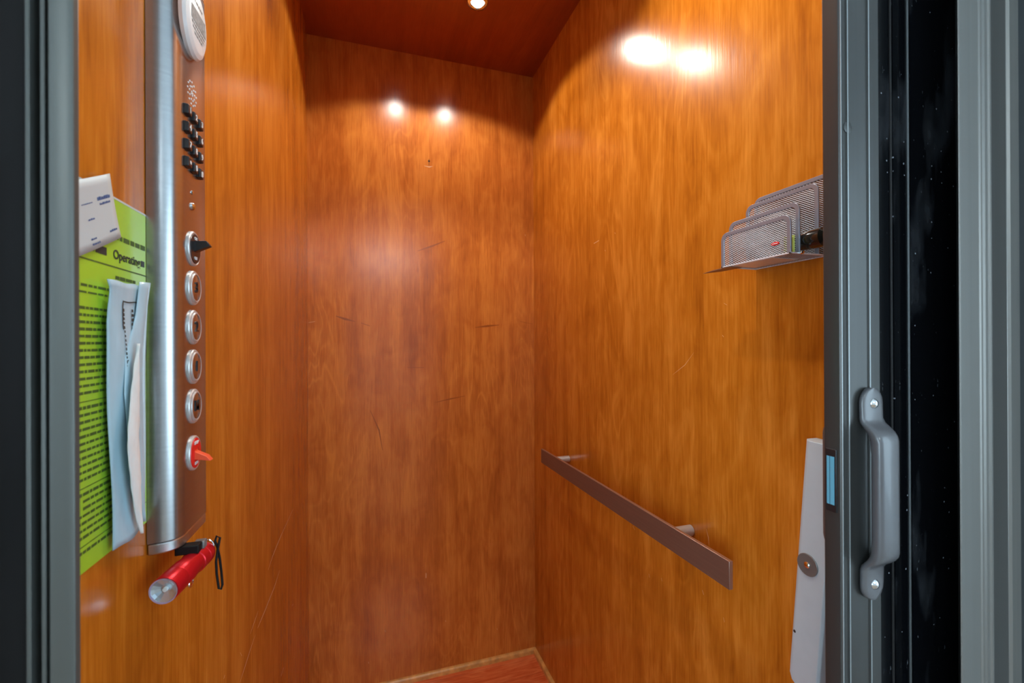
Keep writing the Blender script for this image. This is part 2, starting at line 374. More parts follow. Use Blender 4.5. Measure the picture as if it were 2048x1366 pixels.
# ------------------------------------------------------------------ folding gate
G0 = (.47, .308, .004)
gate = thing('folding_gate', G0, 'folding gate with grey lead post and smoked black panels, folded open at right', 'gate')
p = [(.4222, .3012), (.4228, .3000), (.4238, .2994), (.4250, .3000), (.4321, .3004), (.4325, .2994), (.4335, .2994), (.4340, .3006),
     (.4606, .3006), (.4611, .2994), (.4622, .2994), (.4628, .3012), (.4795, .3022), (.4801, .3030), (.4801, .3155), (.4790, .3163), (.4232, .3163), (.4222, .3153)]
lead = MB().prism(p, .004, 2.06).build('lead_post', M['anodised'], gate)
tag(lead, 'grey metal lead post')
s = MB()
for x in (.4239, .4330, .46165): s.box(x-.0005, x+.0005, .2991, .2996, .006, 2.058)
tag(s.build('edge_ridge', M['anodised_edge'], lead), 'pale ridges')
MB().lathe((.4337, .3004, 1.515), (0, -1, 0), [(0, .0055), (.0007, .0055), (.0009, .0046)], 20).build('blank_rivet', M['anodised'], lead)
# folded panels
zig = [(.4805, .309), (.506, .308), (.532, .308)]
for (ax, ay), (bx, by) in (((.4805, .3085), (.5065, .3105)), ((.506, .3085), (.532, .3105)), ((.532, .3085), (.636, .3165))):
    d = Vector((bx-ax, by-ay, 0)).normalized(); nn = Vector((-d.y, d.x, 0))
    a = Vector((ax, ay, 0)) + d*.0015; b = Vector((bx, by, 0)) - d*.0015
    poly = [tuple((a - nn*.0022)[:2]), tuple((b - nn*.0022)[:2]), tuple((b + nn*.0022)[:2]), tuple((a + nn*.0022)[:2])]
    MB().prism(poly, .01, 2.05).build('panel', M['acrylic'], gate)
for i, (ax, ay) in enumerate(zig[1:]):
    MB().tube([(ax, ay, .008), (ax, ay, 2.052)], .0012, 12).build('hinge', M['anodised_dark'] if i else M['black_soft'], gate)

def pull_handle(name, parent, yface, sg, screws):
    """D-shaped pull: rounded tabs, steep ramps, flat bow; sg=-1 stands out toward the landing"""
    xc, zc = .4590, 1.165
    st = []
    for q in range(0, 6):
        a = R(90 - q*18); st.append((.1015 - .0145*(1-math.sin(a)), .0145*max(math.cos(a), .05), .0028, .0056))
    st += [(.072, .0145, .0030, .0060), (.068, .0145, .0046, .0075), (.0645, .0145, .0080, .0095), (.0605, .0145, .0115, .0110), (.057, .0145, .0135, .0115), (.0525, .0142, .0147, .0115), (.04, .0140, .0150, .0112), (.015, .0140, .0150, .0112)]
    st = st + [(-z, w, c, t) for z, w, c, t in st[::-1]]
    mb = MB(); v = []; f = []; K = 16
    for z, w, c, t in st:
        for k in range(K):
            a = 2*math.pi*k/K; ca, sa = math.cos(a), math.sin(a)
            px = w*math.copysign(abs(ca)**.45, ca); py = t/2*math.copysign(abs(sa)**.6, sa)
            v.append((xc+px, yface + sg*(c+py), zc+z))
    m = len(st)
    for i in range(m-1):
        for k in range(K): f.append((i*K+k, i*K+(k+1) % K, (i+1)*K+(k+1) % K, (i+1)*K+k))
    f.append(tuple(range(K))); f.append(tuple(range((m-1)*K, m*K)))
    mb.add(v, f)
    h = mb.build(name, M['grip'], parent, angle=60)
    if screws:
        for z in (zc+.0865, zc-.0865):
            tag(MB().lathe((xc, yface+sg*.0048, z), (0, sg, 0), [(0, .0048), (.0012, .0048), (.0028, .0034), (.0036, .0012)], 18).build('screw', M['chrome'], h), 'chrome screw head')
    return h
tag(pull_handle('pull_handle', gate, .3000, -1, True), 'grey plastic pull handle')
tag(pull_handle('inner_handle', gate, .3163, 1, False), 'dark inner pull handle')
mg = MB().box(.4206, .4222, .3030, .3134, 1.148, 1.208).build('magnet_catch', M['black'], gate, bevel=.0004)
MB().box(.4202, .4207, .3048, .3086, 1.155, 1.201).box(.4202, .4207, .3093, .3118, 1.155, 1.201).build('catch_strip', M['strike'], mg)

# ------------------------------------------------------------------ car control panel on the left wall
PY0, PY1, PZ0, PZ1 = .5335, .6175, 1.098, 1.726
cp = thing('control_panel', (XL, .5755, PZ0), 'tall narrow stainless control panel with keypad and floor buttons on left wall', 'control panel')
def prof_cop(g=0):
    p = [(XL+.0008, PY0+g)] + [(XL+a-g*.5, PY0+b_+g) for a, b_ in ((.006, .0006), (.0105, .0014), (.0145, .0026), (.018, .0042), (.0208, .0062), (.0232, .0088), (.0250, .0118), (.0262, .0150))] + [(XF-g, PY0+.0185+g)]
    r = .003
    for q in range(0, 91, 30): p.append((XF-g-r+r*math.cos(R(q)), PY1-g-r+r*math.sin(R(q))))
    p.append((XL+.0008, PY1-g)); return p
hs = MB().prism(prof_cop(), PZ0+.012, PZ1-.008).build('housing', M['steel'], cp, angle=50)
MB().prism(prof_cop(.0004), PZ0, PZ0+.0112).build('end_cap', M['steel_soft'], cp, bevel=.0015, angle=50)
MB().prism(prof_cop(.0004), PZ1-.0072, PZ1).build('end_cap', M['steel_soft'], cp, bevel=.003, angle=50)
UX, UZ, UN = (0, 1, 0), (0, 0, 1), (1, 0, 0)   # writing on the panel runs away from the gate
def face(y, z, e=0): return (XF+e, y, z)
YC = .5738
# oval plaque
pq_y, pq_z = .5665, 1.6640
prf = [(0, .030), (.004, .0315), (.007, .0300), (.0088, .0265), (.0092, .0255), (.0092, .0)]
mb = MB().lathe((XF, 0, 0), (1, 0, 0), prf, 48)
mb.v = [(x, pq_y + yy*.96, pq_z + zz*1.22) for x, yy, zz in mb.v]
pl = tag(mb.build('plaque', M['plaque'], cp), 'white oval plaque with grey print')
b = MB(); e = .0095
b.add([(XF+e, pq_y-.020, pq_z+.010), (XF+e, pq_y+.019, pq_z+.012), (XF+e, pq_y+.0215, pq_z-.004), (XF+e, pq_y-.0205, pq_z-.005)], [(0, 1, 2, 3)])
for i, (zz, hw) in enumerate(((-.009, .019), (-.0135, .0165), (-.018, .012), (.0175, .011))):
    y = pq_y-hw
    while y < pq_y+hw:
        l = random.uniform(.0025, .006); b.add([(XF+e, y, pq_z+zz), (XF+e, min(y+l, pq_y+hw), pq_z+zz), (XF+e, min(y+l, pq_y+hw), pq_z+zz+.0024), (XF+e, y, pq_z+zz+.0024)], [(0, 1, 2, 3)]); y += l+.0011
b.build('plaque_print', M['grey_print'], pl, smooth=False)
# speaker holes: ring pattern of small white dots, glints of the holes painted on
b = MB()
for ry, rz, nn in ((.002, .002, 4), (.0075, .0075, 9), (.0125, .0125, 13)):
    for k in range(nn):
        a = 2*math.pi*(k+.3)/nn
        b.lathe((XF-.0003, .5750+ry*math.cos(a), 1.590+rz*math.sin(a)), (1, 0, 0), [(0, .0011), (.0007, .0011), (.0009, .0006)], 8)
tag(b.build('speaker_grille', M['plaque'], cp), 'ring of small speaker holes with glints painted as white dots')
# keypad
KY, KZ, KD = .5572, 1.5630, .0045
names = [['1', '2', '3'], ['4', '5', '6'], ['7', '8', '9'], ['*', '0', '#']]
for r_ in range(4):
    for c_ in range(3):
        y, z = KY + c_*.0172, KZ - r_*.0187
        k = MB(); h = .0056
        k.add([(XF, y-h, z-h), (XF, y+h, z-h), (XF, y+h, z+h), (XF, y-h, z+h)] + [(XF+KD, y+a*(h-.0007), z+b_*(h-.0007)) for a, b_ in ((-1, -1), (1, -1), (1, 1), (-1, 1))],
              [(3, 2, 1, 0), (4, 5, 6, 7), (0, 1, 5, 4), (1, 2, 6, 5), (2, 3, 7, 6), (3, 0, 4, 7)])
        key = k.build('key', M['black'], cp, bevel=.0007)
        key['label'] = 'black square key marked ' + {'*': 'star', '#': 'hash'}.get(names[r_][c_], names[r_][c_])
        glyphs(MB(), names[r_][c_], (XF+KD+.0002, y, z - (.002 if names[r_][c_] == '*' else 0)), UX, UZ, .0088, .0002, bold=.0002).build('key_numeral', M['white_print'], key, smooth=False)
# indicator lamps
MB().lathe(face(YC, 1.4795), UN, [(0, .0022), (.0012, .0020), (.0016, .001)], 12).build('indicator_pin', M['chrome'], cp)
MB().lathe(face(YC, 1.4640), UN, [(0, .0042), (.0016, .0042), (.0030, .0028), (.0034, .0008)], 16).build('indicator_lamp', M['chrome'], cp)
BR = .0172
bez = [(0, BR), (.0018, BR), (.0028, BR-.0008), (.0030, BR-.0016), (.0026, BR-.0020)]
def oval(mb, z):
    mb.v = [(x, y, z + (zz-z)*1.11) for x, y, zz in mb.v]; return mb
# black toggle
tz = 1.4170
tg = oval(MB().lathe(face(YC, tz), UN, bez + [(.0024, .001)], 40), tz).build('toggle_switch', M['satin'], cp)
tp = oval(MB().lathe(face(YC, tz, .0024), UN, [(0, BR-.0022), (.0010, BR-.0028), (.0010, .001)], 36), tz).build('switch_plate', M['black'], tg)
lv = MB()
def lever(mb, z0, tip, wy, h0, h1, x0, x1):
    mb.add([(x0, YC-wy, z0-h0), (x0, YC+wy, z0-h0), (x0, YC+wy, z0+h0), (x0, YC-wy, z0+h0),
            (x1, YC-wy*.9, tip-h1), (x1, YC+wy*.9, tip-h1), (x1-.004, YC+wy*.9, tip+h1), (x1-.004, YC-wy*.9, tip+h1)],
           [(3, 2, 1, 0), (4, 5, 6, 7), (0, 1, 5, 4), (1, 2, 6, 5), (2, 3, 7, 6), (3, 0, 4, 7)])
    return mb
lever(lv, tz+.002, tz+.0065, .0042, .0062, .0028, XF+.0025, XF+.0185).build('lever', M['black'], tg, bevel=.0006)
b = glyphs(MB(), 'ON', face(YC, tz+.0112, .0037), UX, UZ, .0048, .0002, bold=.0001); glyphs(b, 'OFF', face(YC, tz-.0106, .0037), UX, UZ, .0048, .0002, bold=.0001)
b.build('lettering', M['white_print'], tg, smooth=False)
tag(tg, 'black toggle switch in a chrome bezel')
# floor buttons
for z, ch in ((1.3735, '3'), (1.3300, '2'), (1.2862, '1'), (1.2425, 'M')):
    fb = oval(MB().lathe(face(YC, z), UN, bez + [(.0024, .001)], 40), z).build('floor_button', M['satin'], cp)
    fb['label'] = 'round steel floor button %s' % ch
    c = oval(MB().lathe(face(YC, z, .0024), UN, [(0, BR-.0023), (.0012, BR-.0024), (.0020, BR-.0031), (.0021, BR-.0038), (.0017, BR-.0044)], 40, caps=False), z)
    q = oval(MB().lathe(face(YC, z, .0024), UN, [(.0013, BR-.0043), (.0016, BR-.0047), (.0016, .001)], 40), z); c.add(q.v, q.f, 1)
    c = c.build('button_cap', [M['satin'], M['steel']], fb)
    glyphs(MB(), ch, face(YC, z, .0045), UX, UZ, .0165, .0005, bold=.0001).build('numeral', M['black'], c, smooth=False)
# red stop switch
tz = 1.1905
tg = oval(MB().lathe(face(YC, tz), UN, bez + [(.0024, .001)], 40), tz).build('stop_switch', M['satin'], cp)
oval(MB().lathe(face(YC, tz, .0024), UN, [(0, BR-.0022), (.0010, BR-.0028), (.0010, .001)], 36), tz).build('switch_plate', M['red'], tg)
lever(MB(), tz+.003, tz+.0015, .0050, .0068, .0060, XF+.0025, XF+.0060).build('rocker', M['orange_red'], tg, bevel=.0005)
lever(MB(), tz-.002, tz-.0065, .0050, .0045, .0028, XF+.0025, XF+.0185).build('lever', M['orange_red'], tg, bevel=.0006)
b = glyphs(MB(), 'STOP', face(YC, tz+.0112, .0037), UX, UZ, .0050, .0002, bold=.00015); glyphs(b, 'RUN', face(YC, tz-.0112, .0037), UX, UZ, .0046, .0002, bold=.0001)
b.build('lettering', M['white_print'], tg, smooth=False)
tag(tg, 'red stop switch in a chrome bezel')

# ------------------------------------------------------------------ lime instruction sheet, card, folded notice
def wpt(y, z, e): return (XL+e, y, z)
sh = thing('instruction_sheet', (XL, .43, 1.133), 'lime green laminated instruction sheet with black text on left wall', 'notice')
S0, S1, SZ0, SZ1 = .330, .5325, 1.133, 1.4395
MB().box(XL+.0002, XL+.0009, S0, S1, SZ0, SZ1).build('paper', M['lime'], sh)
b = MB().box(XL+.0001, XL+.0011, S0-.002, S1+.0003, SZ1, SZ1+.0018)
tag(b.build('laminate_edge', M['card'], sh), 'clear laminate top edge')
b = MB(); e = .0011
def bar(mb, y0, y1, z, h, e=e):
    mb.add([(XL+e, y0, z-h/2), (XL+e, y1, z-h/2), (XL+e, y1, z+h/2), (XL+e, y0, z+h/2)], [(0, 1, 2, 3)])
def words(mb, y0, y1, z, h, e=e, lo=.004, hi=.014, gap=.0016):
    y = y0
    while y < y1-.002:
        l = min(random.uniform(lo, hi), y1-y); bar(mb, y, y+l, z, h*random.uniform(.8, 1), e); y += l+gap
words(b, .445, .531, 1.4065, .0050)
bar(b, S0, .5325, 1.3795, .0012)
words(b, .477, .512, 1.3705, .0034, gap=.0008)
bar(b, S0, .4180, 1.3615, .0010)
z = 1.3585
words(b, .428, .5315, z, .0022); words(b, .425, .531, z-.0055, .0016)
z = 1.347
groups = [1, 9, 1, 5, 1, 5, 1, 8]
z = 1.3405; line_no = 0
while z > 1.150:
    line_no += 1
    if line_no in (14, 25, 32): z -= .006; bar(b, S0, .5315, z+.0048, .0007)
    hi = .0028 if line_no in (14, 25, 32) else .0024
    words(b, .424 if line_no not in (26, 27, 33, 34, 35, 36) else .430, random.uniform(.492, .528), z, hi, lo=.003, hi=.010, gap=.0011)
    z -= .0056
tag(b.build('printed_text', M['green_print'], sh, smooth=False), 'rows of small black print')
b = glyphs(MB(), 'Operating', (XL+.0012, .497, 1.3905), (0, 1, 0), (0, 0, 1), .0115, .0001, bold=.0002)
words(b, .424, .466, 1.3905, .0068, lo=.006, hi=.018); words(b, .522, .5320, 1.3905, .0068)
tag(b.build('heading', M['dark_print'], sh, smooth=False), 'bold black heading')

cd = thing('business_card', (XL, .42, 1.34), 'white business card with blue print, tilted over top of lime sheet', 'card')
tr_, br_ = Vector((.4595, 1.4563)), Vector((.4822, 1.4072))
du = Vector((-.0439, -.0202)).normalized(); dv = (br_-tr_).normalized()
dv = Vector((-du.y, du.x)); dv = dv if dv.y < 0 else -dv
W_, H_ = .089, .054
H_ = .0541
def cpt(a, b_, e):                                # a from the right edge, b_ from the top
    q = tr_ + du*a + dv*b_; return (XL+e, q.x, q.y)
# the card is as tall as the photo shows: a folded appointment card
H_ = .0541; 
def card_fn(s_, t_):
    a, b_ = s_*W_, t_*H2
    return cpt(a, b_, .0030 + .0035*(1-t_)**2*(s_*.4+.6) + .001*math.sin(s_*3))
H2 = .0541
MB().grid(card_fn, 10, 8).build('card_stock', M['card'], cd, solid=.0004)
b = MB()
def cbar(a0, a1, b0, h):
    def f(q, w): 
        s_, t_ = q/W_, w/H2
        return cpt(q, w, .0034 + .0035*(1-t_)**2*(s_*.4+.6) + .001*math.sin(s_*3))
    a = a0
    while a < a1:
        l = min(random.uniform(.0016, .0032), a1-a); hh = h*random.uniform(.7, 1)
        b.add([f(a, b0+h-hh), f(a+l, b0+h-hh), f(a+l, b0+h), f(a, b0+h)], [(0, 1, 2, 3)]); a += l+.0006
cbar(.0065, .028, .0155, .0030); cbar(.0075, .0255, .0205, .0018)
cbar(.0045, .0175, .0440, .0020); cbar(.037, .047, .030, .0015); cbar(.040, .048, .045, .0015); cbar(.036, .048, .049, .0016); cbar(.036, .052, .018, .0009)
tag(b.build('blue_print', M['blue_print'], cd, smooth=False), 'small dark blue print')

nt = thing('folded_notice', (XL, .49, 1.13), 'crumpled folded white notice in a clear pale sleeve tucked beside the steel panel', 'paper')
def lerp(a, b_, t_): return a+(b_-a)*t_
def pw(t_, pts):
    for (a, x), (b_, y) in zip(pts, pts[1:]):
        if t_ <= b_: return lerp(x, y, (t_-a)/(b_-a))
    return pts[-1][1]
def back_fn(s_, t_):                              # t: 0 bottom .. 1 top
    ya = pw(t_, [(0, .4600), (.4, .4560), (.84, .4505), (.93, .4530), (.97, .4540), (1, .4490)])
    y = lerp(ya, .5160, s_)
    x = XL + .0060 + .0050*math.sin(math.pi*min(1, s_*1.05))**.8 + .0008*math.sin(9*t_+5*s_) + .003*max(0, t_-.9)*10*(1-s_)*.5
    zb = lerp(1.136, 1.141, s_)
    return (x, y, lerp(zb, 1.3655, t_) + .0006*math.sin(s_*14))
bs = MB().grid(back_fn, 22, 44).build('sleeve', M['envelope'], nt, solid=.0005)
tag(bs, 'pale clear plastic sleeve')
b = MB()
def on_back(s_, t_, e=.0009): q = back_fn(s_, t_); return (q[0]+e, q[1], q[2])
def strip_b(s0, t0, s1, t1, w, e=.0009):
    k = 8; P0 = [on_back(lerp(s0, s1, i/k), lerp(t0, t1, i/k), e) for i in range(k+1)]
    if abs(s1-s0) > abs(t1-t0): P1 = [(x, y, z-w) for x, y, z in P0]
    else: P1 = [(x+.0001, y+w, z) for x, y, z in P0]
    b.add(P0+P1, [(i, i+1, k+2+i, k+1+i) for i in range(k)])
strip_b(.22, .93, .66, .93, .0012); strip_b(.22, .93, .24, .82, .0012); strip_b(.30, .705, .44, .705, .0012)
for i in range(16):
    t0 = .90 - i*.0165; strip_b(.24+.004*i, t0, .245+.004*i, t0-random.uniform(.008, .013), .0016)
for i in range(7):
    t0 = .62 - i*.017; strip_b(.36, t0, .365, t0-random.uniform(.008, .013), .0022)
for i in range(12):
    t0 = .90 - i*.018; strip_b(.44, t0, .445, t0-.011, .0028+.001*(i % 3))
tag(b.build('sleeve_print', M['dark_print'], nt, smooth=False), 'black upright print')
def flap_fn(s_, t_):
    ya = pw(t_, [(0, .4960), (.10, .4840), (.35, .4720), (.55, .4670), (.70, .4700), (.86, .4860), (1, .4915)])
    yb = pw(t_, [(0, .4990), (.70, .5060), (.9, .5080), (1, .5130)])
    y = lerp(ya, yb, s_)
    x = XL + .0120 + .0025*math.sin(math.pi*s_) + .0008*math.sin(7*t_)
    return (x, y, lerp(1.146, 1.369, t_) + .0015*s_*(t_ > .9))
MB().grid(flap_fn, 10, 40).build('sleeve_flap', M['envelope'], nt, solid=.0005)
def inner_fn(s_, t_):
    w = math.sin(math.pi*min(1, t_*1.04))**.7
    yc = pw(t_, [(0, .4830), (.15, .4775), (.5, .4700), (.8, .4745), (1, .4770)]); hw = .0005 + .0095*w
    y = yc + (s_-.5)*2*hw
    x = XL + .0165 + .0020*math.sin(math.pi*s_) + .00015*math.sin(40*t_+9*s_) + .00012*math.sin(63*t_-17*s_)
    return (x, y, lerp(1.140, 1.312, t_))
tag(MB().grid(inner_fn, 10, 60).build('inner_paper', M['paper'], nt, solid=.0004), 'crinkled white paper edge')

# ------------------------------------------------------------------ red torch hung under the panel
th0, th1 = Vector((-.1870, .4990, 1.0775)), Vector((-.1770, .5780, 1.0785))
to = thing('flashlight', (-.19, .53, 1.063), 'small red metal flashlight hung under the steel control panel, lens facing landing', 'flashlight')
ax = (th1-th0).normalized()
prf = [(.0046, .0100), (.0006, .0112), (.0004, .0122), (.0016, .0127), (.020, .0127), (.0206, .0121), (.0212, .0125), (.036, .0125), (.0368, .0117), (.0525, .0117), (.0533, .0125), (.0635, .0125), (.0641, .0119), (.0650, .0119), (.0656, .0124), (.074, .0122), (.0775, .0110), (.079, .008), (.079, .001)]
tb = MB().lathe(th0, ax, prf, 40, caps=False).build('barrel', M['red_metal'], to)
ln = MB().lathe(th0, ax, [(-.0002, .0117), (-.0010, .0122), (-.0006, .0110), (.0, .0108)], 40, caps=False).build('lens_ring', mat('pale_lens_ring', (.55, .45, .62), .25, .3), to)
rf = MB().lathe(th0 - ax*.0004, ax, [(0, .0110), (.0002, .0109), (.0016, .0085), (.0036, .0042), (.0040, .0030), (.0040, .0001)], 14, caps=False).build('reflector', mat('reflector_silver', (.62, .72, .80), .22, .75), to, smooth=False)
MB().lathe(th0, ax, [(.0012, .0001), (.0014, .0020), (.0038, .0024)], 20).build('bulb', mat('clear_led', (.75, .8, .8), .15), rf)
b = MB(); c = th0 + ax*.055
for yy in (c.y-.006, c.y+.006): pass
b.prism([(-.196, c.y-.006), (-.174, c.y-.006), (-.174, c.y+.006), (-.196, c.y+.006)], 1.0885, 1.0977)
hk = tag(b.build('strap', M['black_soft'], to, bevel=.0012), 'black hook strap')
MB().box(-.182, -.172, c.y+.004, c.y+.013, 1.0888, 1.0974).build('strap_clip', M['washer'], hk, bevel=.001)
ring = [th0 + ax*.034 + Vector((.006+.0045*math.sin(a), .0045*math.cos(a), -.0125)) for a in [2*math.pi*k/20 for k in range(20)]]
ring = [Vector((p_.x, p_.y, p_.z)) for p_ in ring]
MB().tube([(th0.x+.012, th0.y+.030+.0055*math.cos(a), 1.0680+.0045*math.sin(a)) for a in [2*math.pi*k/20 for k in range(20)]], .0009, 8, closed=True).build('clip_ring', M['chrome'], to)
MB().tube([(th1.x+.002+.0062*math.cos(a), th1.y-.0005, 1.083+.0075*math.sin(a)) for a in [2*math.pi*k/20 for k in range(20)]], .0009, 8, closed=True).build('tail_ring', M['chrome'], to)
lx, ly = th1.x+.0095, th1.y-.001
loop = [(lx, ly, 1.0885), (lx+.001, ly+.002, 1.0930), (lx+.004, ly+.003, 1.0905), (lx+.0025, ly, 1.078), (lx+.0015, ly-.002, 1.066), (lx+.002, ly-.002, 1.052), (lx+.0035, ly, 1.0345), (lx+.0055, ly+.001, 1.0325), (lx+.0065, ly+.002, 1.037), (lx+.0055, ly+.002, 1.052), (lx+.004, ly+.0015, 1.068), (lx+.002, ly+.0015, 1.080)]
tag(MB().tube(loop, .0013, 8, closed=True).build('wrist_loop', M['black_soft'], to), 'black cord wrist loop')

# ------------------------------------------------------------------ handrail
hr = thing('handrail', (XR, 1.05, .875), 'flat bronze handrail on two steel standoffs along right wall', 'handrail')
xr0, xr1 = .5905, .5985
ya, yb = .6100, 1.4900
za, zb_ = .9300, .9235; hh = .0495
b = MB()
b.add([(x, y, z) for x in (xr0, xr1) for y, z in ((ya, za-hh), (yb, zb_-hh), (yb, zb_), (ya, za))],
      [(3, 2, 1, 0), (4, 5, 6, 7), (0, 1, 5, 4), (1, 2, 6, 5), (2, 3, 7, 6), (3, 0, 4, 7)], 0)
b.m = [0, 0, 0, 0, 1, 1]
b.build('rail', [M['rail'], M['rail_edge']], hr, bevel=.0007)
for y in (.790, 1.405):
    tag(MB().lathe((xr1-.0005, y, .902), (1, 0, 0), [(0, .0115), (.0636-.0006, .0115)], 32).build('standoff', M['satin'], hr), 'round steel standoff')
    
# ------------------------------------------------------------------ mesh letter sorter on the right wall
ls = thing('letter_sorter', (XR, .55, 1.44), 'silver wire mesh letter sorter mounted on right wall above the handrail', 'letter sorter')
SY0, SY1, SB = .4845, .6180, 1.4410
def rim_path(y0, y1, z0, z1, r, n=6):
    p = [(y0, z0)]
    for k in range(n+1): a = R(180 - 90*k/n); p.append((y0+r+r*math.cos(a), z1-r+r*math.sin(a)))
    for k in range(n+1): a = R(90 - 90*k/n); p.append((y1-r+r*math.cos(a), z1-r+r*math.sin(a)))
    p.append((y1, z0)); return p
def wires(mb, x, y0, y1, z0, z1, pitch=.0054, w=.00085, slope=.62, plane='yz'):
    """expanded diamond mesh: two families of slanting wires clipped to the rectangle"""
    for sg in (1, -1):
        m = slope*sg; H = z1-z0; Wd = y1-y0
        step = pitch*slope
        c0 = z0 - (m*Wd if m > 0 else 0); c1 = z1 - (m*Wd if m < 0 else 0)
        c = c0 + step/2
        while c < c1:                                       # z = c + m (y-y0)
            ys = []
            ta, tb = (z0-c)/m, (z1-c)/m
            a, b_ = max(0, min(ta, tb)), min(Wd, max(ta, tb))
            if b_-a > .0008:
                p0, p1 = (y0+a, c+m*a), (y0+b_, c+m*b_)
                ln_ = math.hypot(1, m); nx, nz = -m/ln_*w/2, 1/ln_*w/2
                t_ = .0004 if sg > 0 else .0002
                if plane == 'yz':
                    v = [(x+e_, p[0]+q*nx, p[1]+q*nz) for e_ in (-t_, t_) for p, q in ((p0, 1), (p1, 1), (p1, -1), (p0, -1))]
                else:
                    v = [(p[1]+q*nz, p[0]+q*nx, x+e_) for e_ in (-t_, t_) for p, q in ((p0, 1), (p1, 1), (p1, -1), (p0, -1))]
                mb.add(v, [(0, 1, 2, 3), (7, 6, 5, 4), (0, 4, 5, 1), (1, 5, 6, 2), (2, 6, 7, 3), (3, 7, 4, 0)], 0 if sg > 0 else 1)
            c += step
panels = [(.5850, 1.4985), (.6020, 1.5185), (.6400, 1.5510), (.6590, 1.5660)]
for i, (x, zt) in enumerate(panels):
    y0, y1 = SY0 - (.0 if i < 3 else .004), SY1
    po = rim_path(y0, y1, SB, zt, .013); pi_ = rim_path(y0+.0065, y1-.0065, SB, zt-.0065, .0085)
    k = len(po); mb = MB(); th = .0014
    vs = [(x-th, *q) for q in po] + [(x-th, *q) for q in pi_] + [(x+th, *q) for q in po] + [(x+th, *q) for q in pi_]
    fs = []
    for j in range(k-1):
        fs += [(j, j+1, k+j+1, k+j), (2*k+j+1, 2*k+j, 3*k+j, 3*k+j+1), (j+1, j, 2*k+j, 2*k+j+1), (k+j, k+j+1, 3*k+j+1, 3*k+j)]
    fs += [(0, k, 3*k, 2*k), (k-1, 3*k-1, 4*k-1, 2*k-1)]
    dv_ = mb.add(vs, fs).build('divider', M['rim'], ls, bevel=.0007)
    tag(dv_, ['lowest front divider with red badge', 'second divider from the front', 'third divider from the front', 'tallest back panel'][i])
    wm = MB(); wires(wm, x, y0+.006, y1-.006, SB, zt-.006); wm.build('wire_mesh', [M['wire'], M['wire_shade']], dv_, smooth=False)
    if i == 0:
        bd = MB().lathe((x-.0005, .5105, 1.4590), (-1, 0, 0), [(0, .0026), (.0009, .0026), (.0011, .0022)], 24)
        bd.v = [(a, .5105+(b_-.5105)*2.7, c_) for a, b_, c_ in bd.v]
        bd = tag(bd.build('badge', M['red'], dv_), 'small red oblong badge')
        MB().box(x-.0018, x-.0015, .5058, .5152, 1.4584, 1.4594).build('badge_stripe', M['white_print'], bd)
bm = MB(); wires(bm, SB, SY0, SY1, .5850, .6605, plane='xy'); 
bm.box(.5838, .5875, SY0, SY1, SB-.0012, SB+.0008); bm.box(.6575, .6610, SY0, SY1, SB-.0012, SB+.0008); bm.box(.5838, .6610, SY0-.0002, SY0+.003, SB-.0012, SB+.0008); bm.box(.5838, .6610, SY1-.003, SY1+.0002, SB-.0012, SB+.0008)
bm.box(.590, .640, .52, .60, SB-.0012, SB-.0006)
bm.build('base_tray', [M['wire'], M['wire_shade']], ls, smooth=False)
b = MB()
b.add([(.5845, .600, SB-.0028), (.6100, .600, SB-.0028), (.6050, .640, SB-.0034), (.5880, .6660, SB-.0040), (.5855, .640, SB-.0034),
       (.5845, .600, SB-.0013), (.6100, .600, SB-.0013), (.6050, .640, SB-.0019), (.5880, .6660, SB-.0034), (.5855, .640, SB-.0019)],
      [(4, 3, 2, 1, 0), (5, 6, 7, 8, 9), (0, 1, 6, 5), (1, 2, 7, 6), (2, 3, 8, 7), (3, 4, 9, 8), (4, 0, 5, 9)])
tag(b.build('base_tab', mat('brown_tab', (.22, .10, .06), .45), ls), 'pointed brown tab under the tray')
MB().lathe((.6035, .4840, SB+.001), (0, -1, 0), [(0, .0026), (.003, .0026), (.004, .0014)], 14).build('foot_pin', M['chrome'], ls)

# black case lying in the sorter
bc = MB()
path = [(.6205, .5320, 1.4555), (.6205, .5250, 1.4570), (.6200, .5080, 1.4590), (.6190, .4900, 1.4605), (.6180, .4740, 1.4610), (.6180, .4600, 1.4610), (.618, .4560, 1.4610)]
bc.tube(path, [.004, .0075, .0110, .0135, .0148, .0140, .009], 16)
bco = tag(bc.build('glossy_case', mat('glossy_black_case', (.014, .013, .010), .16, coat=.4)), 'glossy black tapered case with white mark lying in mesh letter sorter', 'case')
b = MB()
sliver(b, [(.6055, .4880, 1.4645), (.6050, .4915, 1.4610), (.6055, .4890, 1.4575)], .0022, (-.9, -.4, .1), .0010)
sliver(b, [(.6050, .4915, 1.4610), (.6060, .4865, 1.4605)], .0015, (-.9, -.4, .1), .0010)
tag(b.build('white_mark', M['white_print'], bco, smooth=False), 'small white mark')
ys = MB().grid(lambda s_, t_: (.5945 + .0006*math.sin(6*s_), lerp(.4870, .505, s_), lerp(SB+.0008, 1.468, t_)), 6, 4)
tag(ys.build('paper_slip', mat('yellow_green_slip', (.55, .60, .12), .6), solid=.0003), 'small yellow green paper slip behind front divider of letter sorter', 'paper slip')

